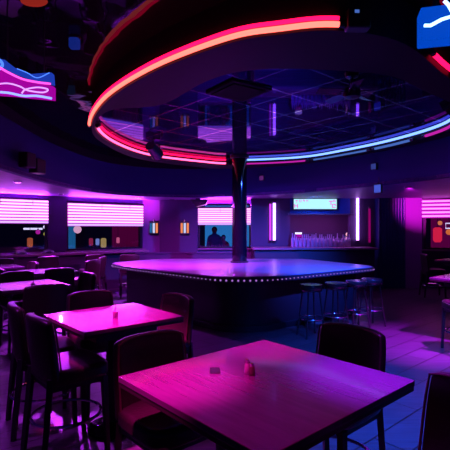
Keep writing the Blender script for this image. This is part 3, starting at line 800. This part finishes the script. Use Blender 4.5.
MB().lathe([(.02,0),(.024,.005),(.024,.05)], 14).build('glass_cup', M_black, t); MB().cyl((0,0,.045), (0,0,.075), .007).build('candle', M_piping, t)
for px, lb in ((16, 'low dark bowl upside down on the window counter at far left'), (43, 'dark bowl on the window counter near the pillar')):
    s0 = s_of(px, WL0, WL1); q = Pl+ul*s0-nl*.40
    o = MB().lathe([(.14,0),(.15,.01),(.12,.06),(.05,.09)], 18).build('bowl', M_black); o.location = (q.x, q.y, 1.0); tag(o, lb, 'bowl')

# bar stools
ST = None
def stool(x, y, label):
    global ST
    if ST is not None: return dup(ST, (x, y, 0), random.random()*.5, label)
    t = thing('bar_stool', label, 'stool', (x, y, 0), .3, 'bar stools at the stage')
    MB().lathe([(.1,.685),(.155,.69),(.17,.71),(.172,.745),(.16,.768),(.08,.775)], 28).build('seat', M_vinyl, t)
    MB().lathe([(.155,.67),(.165,.675),(.165,.69),(.155,.695)], 28).build('seat_ring', M_chrome, t)
    for k in range(4):
        a = PI/4+k*PI/2; c_, s_ = math.cos(a), math.sin(a)
        MB().cyl((.215*c_,.215*s_,0), (.125*c_,.125*s_,.68), .013, n=8).build('leg', M_black, t)
    MB().torus((0,0,.27), .18, .009, 32).build('foot_ring', M_chrome, t)
    ST = t; return t
for (px, d), lb in zip(((311,6.3),(335.5,6.5),(356,6.74),(371.5,7.0)), ('leftmost black round bar stool along the right side of the stage', 'second bar stool from the left along the right side of the stage', 'third bar stool from the left along the right side of the stage', 'rightmost bar stool along the stage, nearest its right tip')):
    stool(xb(px, d), d, lb)

# ------------------------------------------------------------------ light
def lamp(name, kind, loc, col, power, target=None, size=1.0, blend=.6, radius=.05, fixture=None):
    l = bpy.data.lights.new(name, kind); l.color = col; l.energy = power
    if kind == 'SPOT': l.spot_size = math.radians(size); l.spot_blend = blend; l.shadow_soft_size = radius
    else: l.shadow_soft_size = radius
    o = bpy.data.objects.new(name, l); COL.objects.link(o); o.location = loc
    if target is not None: o.rotation_euler = (Vector(target)-Vector(loc)).to_track_quat('-Z', 'Y').to_euler()
    return o
def can(x, y, z, target, col, power, size, label, blend=.8, radius=.06):  # housing and lamp are both added to light tables, floor and stage
    """an added can spotlight, not part of the room, that brightens its target"""
    t = thing('added_spotlight', label, 'spotlight', (x, y, z), 0, 'added can spotlights')
    d = (Vector(target)-Vector((x, y, z-.1))).normalized()
    MB().cyl((0,0,-.06), (0,0,0), .012).build('stem', M_black, t)
    p0 = Vector((0,0,-.09))-d*.06; p1 = Vector((0,0,-.09))+d*.05
    MB().cyl(p0, p1, .05, .06, n=16).build('lamp_housing', M_black, t)
    lo = lamp('added_spot', 'SPOT', Vector((x,y,z))+p1+d*.03, col, power, target, size, blend, radius)
    return t
PK = (1, .008, .5); MG = (.85, .03, 1); BL = (.05, .12, 1); VI = (.4, .08, 1)
can(-1.1, 2.65, CEIL2, (-.90, 3.42, .9), PK, 2200, 27, 'added can spotlight over the pink square table', .4)
can(-.75, 1.4, CEIL2, (-.26, 1.97, .9), PK, 1300, 21, 'added can spotlight over the left of the foreground table', 1)
can(.15, 2.6, CEIL2, (.22, 2.52, .9), (1, .008, .6), 700, 20, 'added can spotlight over the back corner of the foreground table', 1)
can(-.05, 1.55, CEIL2, (.1, 1.85, .9), (1, .006, .5), 120, 44, 'added can spotlight over the middle of the foreground table', 1)
can(.9, 2.3, CEIL2, (.75, 2.05, .9), (.33, .015, 1), 1200, 26, 'added can spotlight over the right of the foreground table', 1)
can(1.75, 2.6, CEIL2, (1.8, 4.1, 0), (.01, .10, 1), 1800, 70, 'added can spotlight aimed at the floor right of the foreground table')
can(3.4, 4.4, CEIL2, (2.75, 5.8, 0), (.6, .01, 1), 3200, 42, 'added can spotlight aimed at the open floor at right', 1)
can(-2.35, 4.1, CEIL2, (-2.42, 5.25, .9), MG, 1500, 19, 'added can spotlight over the left edge table')
can(-2.0, 2.9, CEIL2, (-1.5, 3.6, 0), (.55, .03, .9), 200, 75, 'added can spotlight over the floor left of the pink table', 1)
for px, py, tx, ty, pw in ((18,182,-3.3,6.9,700), (61,194,-2.5,8.3,1800)):
    p = bp(px, py, .8); lamp('added_downlight_spot', 'SPOT', (p.x, p.y, LOW-.03), (.55,.03,1), pw, (tx, ty, 0), 85, .9, .03)  # spots added at unlit downlights to brighten floor and far tables
lamp('stage_bulb', 'SPOT', (xb(153,7.45)+.07, 7.62, CEIL-.24), MG, 900, (-.9, 8.9, .88), 100, .8, .04)
can(2.70, 5.06, CEIL-.02, (1.2, 8.4, .88), (.03, .09, 1), 4200, 58, 'added can spotlight inside the ring aimed at the right of the stage', 1)
can(2.52, 4.86, CEIL-.02, (-1.0, 7.7, .88), (.8, .04, .9), 1300, 30, 'added can spotlight inside the ring aimed across at the left of the stage', 1)
can(2.3, 3.9, CEIL2, (1.9, 6.65, .77), (.02, .14, 1), 170, 30, 'added can spotlight outside the ring aimed at the bar stools')
for px, py, tx, ty, col, pw in ((408,187,417,11.0,(1,.02,.9),1100), (139,198,150,12.2,(.8,.03,1),90)):
    p = bp(px, py, .8); lamp('added_downlight_spot', 'SPOT', (p.x, p.y, LOW-.03), col, pw, (xb(tx, ty), ty, 2.2), 25 if px > 225 else 60, 1, .03)  # coloured spots added at unlit downlights to brighten pilaster and wall panel
p = Vector((xb(315,10.75), 10.75, LOW)); t = thing('recessed_downlight', 'added small round downlight in the low ceiling in front of the cyan sign', 'downlight', p)  # fixture added to carry the blue spot for the sign panel
MB().lathe([(.06,-.012),(.075,0),(.075,.002),(.05,.002)][::-1], 16).build('bezel', M_chrome, t); MB().cyl((0,0,-.006), (0,0,0), .045).build('lens', M_black, t)
lamp('added_downlight_spot', 'SPOT', (p.x, p.y, LOW-.03), (.02,.16,1), 60, (xb(318,BW), BW, EYE+.55), 110, 1, .03)  # added blue spot brightens the panel around the sign
al = bpy.data.lights.new('added_alcove_fill', 'AREA'); al.shape = 'RECTANGLE'; al.size = 1.4; al.size_y = .06; al.color = (.75,.15,1); al.energy = 15  # area light added under the fascia to brighten the bottles
alo = bpy.data.objects.new('added_alcove_fill', al); COL.objects.link(alo); alo.location = (xb(320,BW), BW-.13, EYE+.355); alo.rotation_euler = (.25,0,0)

w = bpy.data.worlds.new('night'); S.world = w; w.use_nodes = True
bg = w.node_tree.nodes['Background']; bg.inputs['Color'].default_value = (.04, .015, .40, 1); bg.inputs['Strength'].default_value = .10

# ------------------------------------------------------------------ camera
cam = bpy.data.cameras.new('camera'); cam.sensor_width = 36; cam.lens = 36*F/450; cam.shift_y = 3/450
co = bpy.data.objects.new('camera', cam); COL.objects.link(co); co.location = (0, 0, EYE); co.rotation_euler = (PI/2, 0, 0)
S.camera = co
S.view_settings.view_transform = 'Standard'; S.view_settings.look = 'None'
S.view_settings.exposure = 0; S.view_settings.gamma = 1; S.view_settings.use_curve_mapping = False
